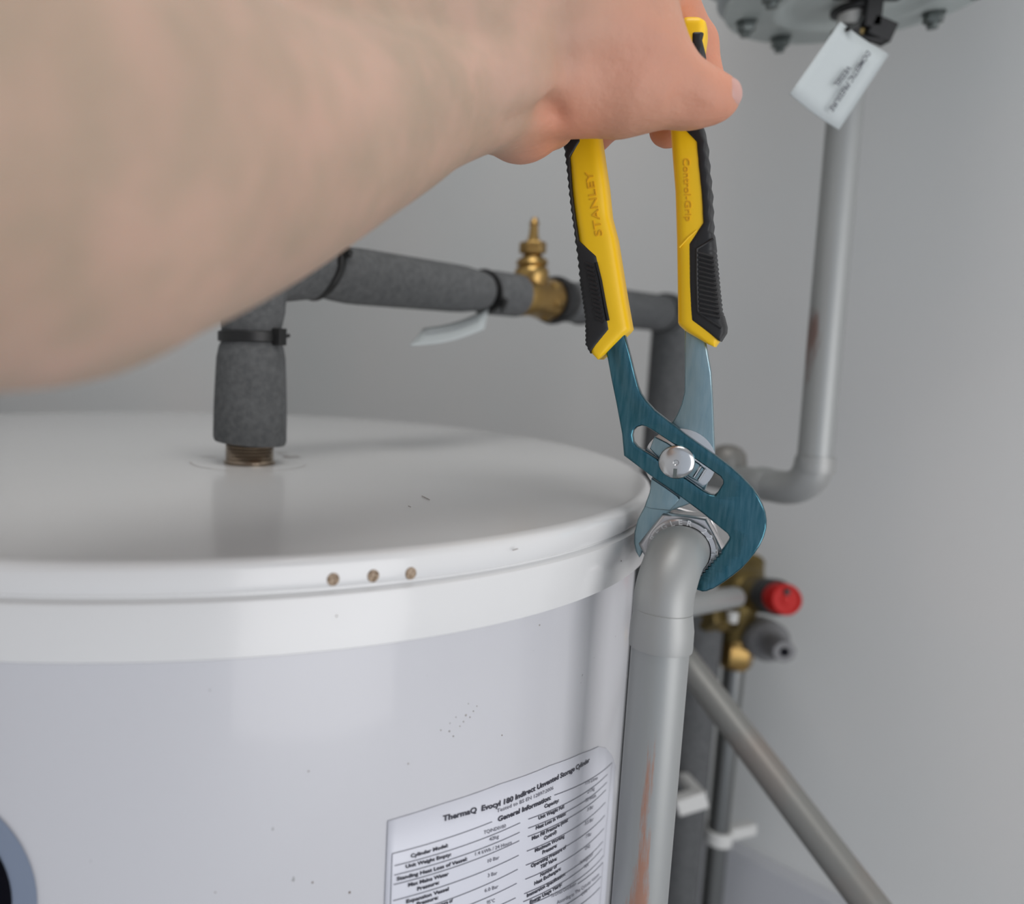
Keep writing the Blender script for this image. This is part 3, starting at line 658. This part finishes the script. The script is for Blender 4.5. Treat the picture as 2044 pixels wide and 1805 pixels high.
me.loops.add(len(Fq)*4); me.loops.foreach_set('vertex_index', Fq.ravel().astype(np.int32)); me.polygons.add(len(Fq)); me.polygons.foreach_set('loop_start', np.arange(0, len(Fq)*4, 4, dtype=np.int32))
me.update(calc_edges=True); me.validate()
me.polygons.foreach_set('use_smooth', [True]*len(me.polygons))
# redness of palm side skin and fingertips (a property of the skin)
red = np.zeros(len(V))
for px, py, d, rr, am in ((1060, 260, .325, .022, .85), (1150, 255, .312, .014, .4), (1440, 200, .306, .013, .8), (1400, 60, .35, .03, .9), (1337, 256, .354, .02, 1.0), (1190, 270, .369, .02, 1.0), (1250, 200, .295, .03, .25), (1380, 20, .34, .03, .8), (1300, 60, .29, .03, .35), (1100, 225, .30, .012, .35), (1200, 100, .30, .05, .22), (1380, 180, .30, .02, .35)):
    q = np.array(P(px, py, d)[:]); red += am*np.exp(-(np.linalg.norm(V-q, axis=1)/rr)**2)
red = np.clip(red, 0, 1); ca = me.color_attributes.new('red', 'FLOAT_COLOR', 'POINT')
ca.data.foreach_set('color', np.stack([red, red, red, np.ones_like(red)], 1).ravel())
sk = bpy.data.materials.new('skin'); sk.use_nodes = True; nt = sk.node_tree; b = nt.nodes['Principled BSDF']
b.inputs['Roughness'].default_value = .55; b.inputs['Subsurface Weight'].default_value = .25; b.inputs['Subsurface Radius'].default_value = (1, .35, .2); b.inputs['Subsurface Scale'].default_value = .004
tc = nt.nodes.new('ShaderNodeTexCoord')
def tn(sc_, det): n = nt.nodes.new('ShaderNodeTexNoise'); n.inputs['Scale'].default_value = sc_; n.inputs['Detail'].default_value = det; nt.links.new(tc.outputs['Object'], n.inputs['Vector']); return n
def ramp(src, p0, c0, p1, c1):
    r = nt.nodes.new('ShaderNodeValToRGB'); r.color_ramp.elements[0].position = p0; r.color_ramp.elements[1].position = p1
    r.color_ramp.elements[0].color = (*c0, 1); r.color_ramp.elements[1].color = (*c1, 1); nt.links.new(src, r.inputs[0]); return r
r1 = ramp(tn(30, 3).outputs['Fac'], .35, (.45, .315, .235), .66, (.54, .355, .27))
r2 = ramp(tn(70, 2).outputs['Fac'], .40, (.90, .95, .93), .62, (1.0, 1.0, 1.0))
mx = nt.nodes.new('ShaderNodeMix'); mx.data_type = 'RGBA'; mx.blend_type = 'MULTIPLY'; mx.inputs[0].default_value = 1
nt.links.new(r1.outputs[0], mx.inputs[6]); nt.links.new(r2.outputs[0], mx.inputs[7])
at = nt.nodes.new('ShaderNodeAttribute'); at.attribute_name = 'red'
m2 = nt.nodes.new('ShaderNodeMix'); m2.data_type = 'RGBA'; nt.links.new(at.outputs['Fac'], m2.inputs[0]); nt.links.new(mx.outputs[2], m2.inputs[6]); m2.inputs[7].default_value = (.62, .265, .165, 1)
nt.links.new(m2.outputs[2], b.inputs['Base Color'])
bp = nt.nodes.new('ShaderNodeBump'); bp.inputs['Strength'].default_value = .5; bp.inputs['Distance'].default_value = .0008; nt.links.new(tn(330, 6).outputs['Fac'], bp.inputs['Height']); nt.links.new(bp.outputs[0], b.inputs['Normal'])
M['skin'] = sk
person = obj('person', me, 'skin', None, origin=P(880, 215, .282))
tag(person, 'person whose bare forearm reaches in from the upper left, hand gripping the pliers', 'person')
smd = person.modifiers.new('smooth', 'SMOOTH'); smd.factor = .5; smd.iterations = 4
# thumb nail
tc_ = P(1426, 198, .306); la = (rt*.74+fwd*.66+upv*-.05).normalized(); nd = (rt*.52-fwd*.84+upv*.12).normalized(); va = la.cross(nd).normalized()
V = []; Fs = []; nr = 8; ns = 24
for i in range(nr+1):
    for k in range(ns):
        an = 2*PI*k/ns; rr = i/nr; c, s = math.cos(an), math.sin(an); u = math.copysign(abs(c)**.8, c)*rr*.72; v = math.copysign(abs(s)**.8, s)*rr*.66
        d = (nd*math.cos(math.hypot(u, v))+(la*u+va*v)*(math.sin(math.hypot(u, v))/max(math.hypot(u, v), 1e-6))).normalized()
        V.append(tc_+d*(.00915-.0008*rr**4)+la*.0002)
for i in range(nr):
    for k in range(ns): a, b_ = i*ns+k, i*ns+(k+1) % ns; Fs.append((a, b_, b_+ns, a+ns))
nl = obj('thumbnail', (V, Fs), 'nail', person); s_ = nl.modifiers.new('s', 'SOLIDIFY'); s_.thickness = .0005; s_.offset = 0
# ------------------------------------------------------------------ expansion vessel flange and right hand pipe
fc = P(1708, 0, .557); rp_xy = P(1660, 600, .557); 
fc = Vector((rp_xy.x+.0, rp_xy.y, fc.z)); fz = P(1708, 0, .557).z
fc = Vector((P(1708, 0, .557).x, P(1708, 0, .557).y, fz))
ves = thing('expansion_vessel', fc, 'round zinc flange with bolts under the expansion vessel at the top right', 'vessel')
obj('flange', lathe([(.080, .006), (.0805, .004), (.080, 0), (.078, -.0014), (.052, -.0016), (.050, -.003), (.047, -.003), (.044, -.0012), (.037, .001), (.030, -.001), (.012, -.0025), (0, -.0025)], fc, (0, 0, 1), 96), 'galv', ves)
obj('vessel_shell', lathe([(.080, .006), (.086, .009), (.083, .013), (.082, .016), (.10, .03), (.128, .07), (.13, .12), (.13, .26), (.12, .30), (.08, .34), (.02, .355), (0, .355)], fc, (0, 0, 1), 96), 'shell', ves)
for k in range(8):
    a = math.radians(-12+45*k); q = fc+Vector((.066*math.cos(a), -.066*math.sin(a), 0))
    bo_ = obj('flange_bolt', join(lathe([(.0072, -.0014), (.0072, -.0024)], q, (0, 0, 1), 24), hexa(q, (0, 0, 1), .0062, -.0085, -.0024, k*.5), cyl(q, (0, 0, 1), .0035, -.0120, -.0085, 16)), 'galv_dark', ves)
# centre fitting
q = fc
obj('valve_tail', lathe([(.012, -.0025), (.012, -.004), (.0095, -.005), (.0095, -.018)], q, (0, 0, 1), 32), 'white_plastic', ves)
obj('valve_body', lathe([(.0095, -.018), (.0125, -.019), (.0130, -.026), (.0110, -.030), (.0125, -.034), (.0115, -.040)], q, (0, 0, 1), 32), 'brass_dull', ves)
obj('tie_band', join(lathe([(.0135, -.005), (.0145, -.0055), (.0145, -.0085), (.0135, -.009)], q, (0, 0, 1), 32), box(q+Vector((.003, -.014, -.013)), (.0055, .003, .010)), box(q+Vector((.010, -.012, -.024)), (.0085, .005, .0065), Matrix.Rotation(.35, 3, 'Y')), box(q+Vector((-.009, -.010, -.025)), (.006, .004, .005)), tube([q+Vector((-.006, -.012, -.028)), q+Vector((.012, -.015, -.032))], .0022, 8), box(q+Vector((0, -.012, -.0035)), (.022, .003, .001))), 'black', ves, bevel=.0008)
# vertical pipe below it
rb0 = Vector((rp_xy.x, rp_xy.y, 0))
ztp = q.z-.038; zb = zat(0, 984, rp_xy)
rpipe = thing('right_pipe', (rp_xy.x, rp_xy.y, zb), 'silver painted pipe dropping from the bolted flange and turning left at an elbow', 'pipe')
hd = Vector((-.357, .934, 0)).normalized()
cor = Vector((rp_xy.x, rp_xy.y, zb))
endp = cor+hd*.125
topz = Vector((q.x, q.y, ztp))
zsk = zat(0, 925, rp_xy)
worn('right pipe worn paint', -.0085, .0075, zat(0, 665, rp_xy)-zb, .035, False, (.22, .14, .12))
obj('pipe_run', tube([topz, Vector((rp_xy.x, rp_xy.y, zsk))], .0110, 40), 'right pipe worn paint', rpipe)
obj('elbow', tube(elbow(Vector((rp_xy.x, rp_xy.y, zsk-.002)), cor, cor+hd*.036, .026, 14), .0122, 40), 'pipe', rpipe)
obj('socket', lathe([(.0110, 0), (.0125, .0005), (.0126, .007), (.0122, .009)], Vector((rp_xy.x, rp_xy.y, zsk+.003)), (0, 0, -1), 40), 'pipe', rpipe)
obj('socket', lathe([(.0122, 0), (.0126, .001), (.0126, .008), (.0115, .009)], cor+hd*.034, hd, 40), 'pipe', rpipe)
obj('pipe_run', tube([cor+hd*.04, endp], .0110, 32), 'pipe', rpipe)
# capped stub rising from the horizontal run
stc = cor+hd*.072
zc_ = zat(0, 905, stc)
obj('capped_stub', lathe([(.0135, 0), (.0135, zc_-zb-.006), (.0125, zc_-zb), (.009, zc_-zb+.0045), (.004, zc_-zb+.0065), (0, zc_-zb+.007)], stc, (0, 0, 1), 36), 'pipe_dark', rpipe)
# hanging card
cc = [P(1678, 43, .475), P(1775, 108, .482), P(1675, 259, .470), P(1577, 187, .462)]
tg = thing('paper_tag', cc[0], 'white card tag printed in black hanging tilted from the flange fitting', 'tag')
o = obj('card', card(cc, bow=.001), 'card', tg); s_ = o.modifiers.new('s', 'SOLIDIFY'); s_.thickness = .0004
nn = (cc[1]-cc[0]).cross(cc[3]-cc[0]).normalized(); nn = -nn if nn.dot(CAM-cc[0]) < 0 else nn
def onplane(px, py, q0, n_, off=0):
    d = ray(px, py); return CAM+d*((q0+n_*off-CAM).dot(n_)/d.dot(n_))
for s, p, q_, hpx in (('DOMESTIC PRESSURE', (1731, 100), (1655, 217), 11), ('VESSEL', (1693, 129), (1664, 168), 11)):
    V, Fs = text_geo(s, 1, .02); x0 = min(v.x for v in V); x1 = max(v.x for v in V)
    a, b_ = onplane(*p, cc[0], nn, .0016), onplane(*q_, cc[0], nn, .0016); d = (b_-a); L = d.length; d.normalize(); u = nn.cross(d).normalized()
    obj('lettering', ([a+d*((v.x-x0)/(x1-x0)*L)+u*(v.y*hpx/.7*.47/F) for v in V], Fs), 'ink', tg)
obj('tie_loop', tube([P(1692, 58, .474), P(1712, 50, .500), P(1720, 35, .53)], .0013, 8), 'tie', tg)
# ------------------------------------------------------------------ wall pipe, diagonal pipe, relief valve
wp = P(1449, 1500, .80); wb = Vector((wp.x, wp.y, 0))
zn0 = zat(0, 1322, wp)
wpt = thing('wall_pipe', (wp.x, wp.y, 0), 'thin dark silver pipe dropping from the brass relief valve along the wall', 'pipe')
obj('pipe_run', cyl(wb, (0, 0, 1), .0098, .0, zn0, 28), 'pipe_shiny', wpt)
def clip(c, wallside, name='pipe_clip'):
    wd = Vector(wallside).normalized(); s = Vector((0, 0, 1)).cross(wd)
    a = lathe([(.0102, -.007), (.0130, -.007), (.0130, .007), (.0102, .007)], c, (0, 0, 1), 32)
    b_ = box(Vector(c)+wd*.028, (.018, .0055, .006), Matrix((wd, s, (0, 0, 1))).transposed())
    e = box(Vector(c)+s*.0-wd*.0+s*.017, (.005, .009, .0055), Matrix((wd, s, (0, 0, 1))).transposed())
    return join(a, b_, e)
zc3 = zat(0, 1668, wp)
c1 = obj('pipe_clip', clip(Vector((wp.x, wp.y, zc3)), (.95, .35, 0)), 'white_plastic', None, origin=(wp.x, wp.y, zc3), bevel=.001)
tag(c1, 'white plastic clip holding the thin dark pipe to the wall', 'pipe clip')
ep = P(1368, 1600, .745)
c2 = obj('pipe_clip', join(box(ep+Vector((.004, 0, .0)), (.014, .006, .008), Matrix.Rotation(-.35, 3, 'Y')), box(ep+Vector((.014, .018, .004)), (.005, .018, .005))), 'white_plastic', None, origin=ep, bevel=.0015)
tag(c2, 'white plastic clip beside the dark lagged pipe, just right of the front silver pipe', 'pipe clip')
dp0, dp1 = P(1345, 1290, .64), P(1738, 1808, .50); dd = (dp1-dp0)
dp = obj('drain_pipe', tube([dp0, dp0+dd*.3, dp1, dp1+dd*.35], .0108, 32), 'pipe_dark', None, origin=dp1+dd*.35)
tag(dp, 'dull grey pipe slanting down to the right across the wall', 'pipe')
# brass relief valve with red cap
vc = P(1475, 1188, .78); rv = thing('relief_valve', vc, 'tarnished brass relief valve with a red cap on the wall', 'valve')
ax1 = (P(1560, 1195, .72)-P(1490, 1182, .78)).normalized()
obj('valve_body', join(tube(smoothpath([P(1497, 1120, .80), P(1492, 1150, .79), P(1478, 1190, .78), P(1470, 1235, .78), P(1463, 1280, .79)], 5), [.013, .013, .013, .0135, .014, .0155, .018, .0205, .0215, .022, .021, .0195, .018, .0165, .015, .0145, .014, .0135, .0135, .0135, .0135][:21], 32),
                       tube(smoothpath([P(1405, 1225, .77), P(1430, 1238, .77), P(1470, 1232, .78)], 5), .0115, 24), lathe([(.0165, -.022), (.0165, -.004), (.0145, .004)], P(1530, 1190, .745), ax1, 28)), 'brass_dull', rv)
obj('side_nut', hexa(P(1412, 1228, .765), (P(1470, 1232, .78)-P(1405, 1225, .765)), .0155, -.006, .008, .2), 'brass_dull', rv, bevel=.0006)
obj('side_pipe', tube([P(1350, 1212, .60), P(1466, 1192, .70)], .0088, 28), 'pipe', rv, label='short silver side pipe')
obj('outlet_nut', join(hexa(Vector((wp.x, wp.y, zat(0, 1305, wp))), (0, 0, 1), .0170, -.009, .011, .3), lathe([(.0115, -.014), (.0150, -.009)], Vector((wp.x, wp.y, zat(0, 1305, wp))), (0, 0, 1), 28), lathe([(.0135, .010), (.0120, .016)], Vector((wp.x, wp.y, zat(0, 1305, wp))), (0, 0, 1), 28)), 'brass', rv, bevel=.0006)
obj('locking_pin', tube([P(1463, 1222, .752), P(1462, 1243, .752)], [.0052, .0040], 16), 'white_plastic', rv)
obj('collar', lathe([(.0150, -.012), (.0162, -.010), (.0162, .004), (.0150, .005)], P(1545, 1192, .725), ax1, 32), 'black', rv)
kn = [(.0135, 0), (.0138, .001), (.0138, .013), (.0125, .0155), (.0105, .0158), (.0100, .0145), (.005, .0145), (.004, .0158), (0, .0158)]
V, Fs = lathe(kn, P(1552, 1194, .715), ax1, 48)
obj('red_cap', (V, Fs), 'red', rv)
obj('cap_mark', box(P(1571, 1182, .700), (.002, .001, .0025)), 'black', rv)
# grey plastic tail piece with a dark hole
g0, g1 = P(1515, 1268, .78), P(1566, 1302, .73); ga = (g1-g0).normalized()
gt = thing('gauge_port', g0, 'grey plastic plug with a small dark hole below the red cap', 'plug')
obj('body', lathe([(.010, -.006), (.0185, -.003), (.0195, .004), (.0195, .020), (.0170, .024), (.0120, .028), (.0105, .034), (.0105, (g1-g0).length-.004), (.0095, (g1-g0).length)], g0, ga, 36), 'grey_plastic', gt)
obj('hole', lathe([(.0042, -.004), (.0042, .0004)], g1, ga, 20), 'badge', gt)
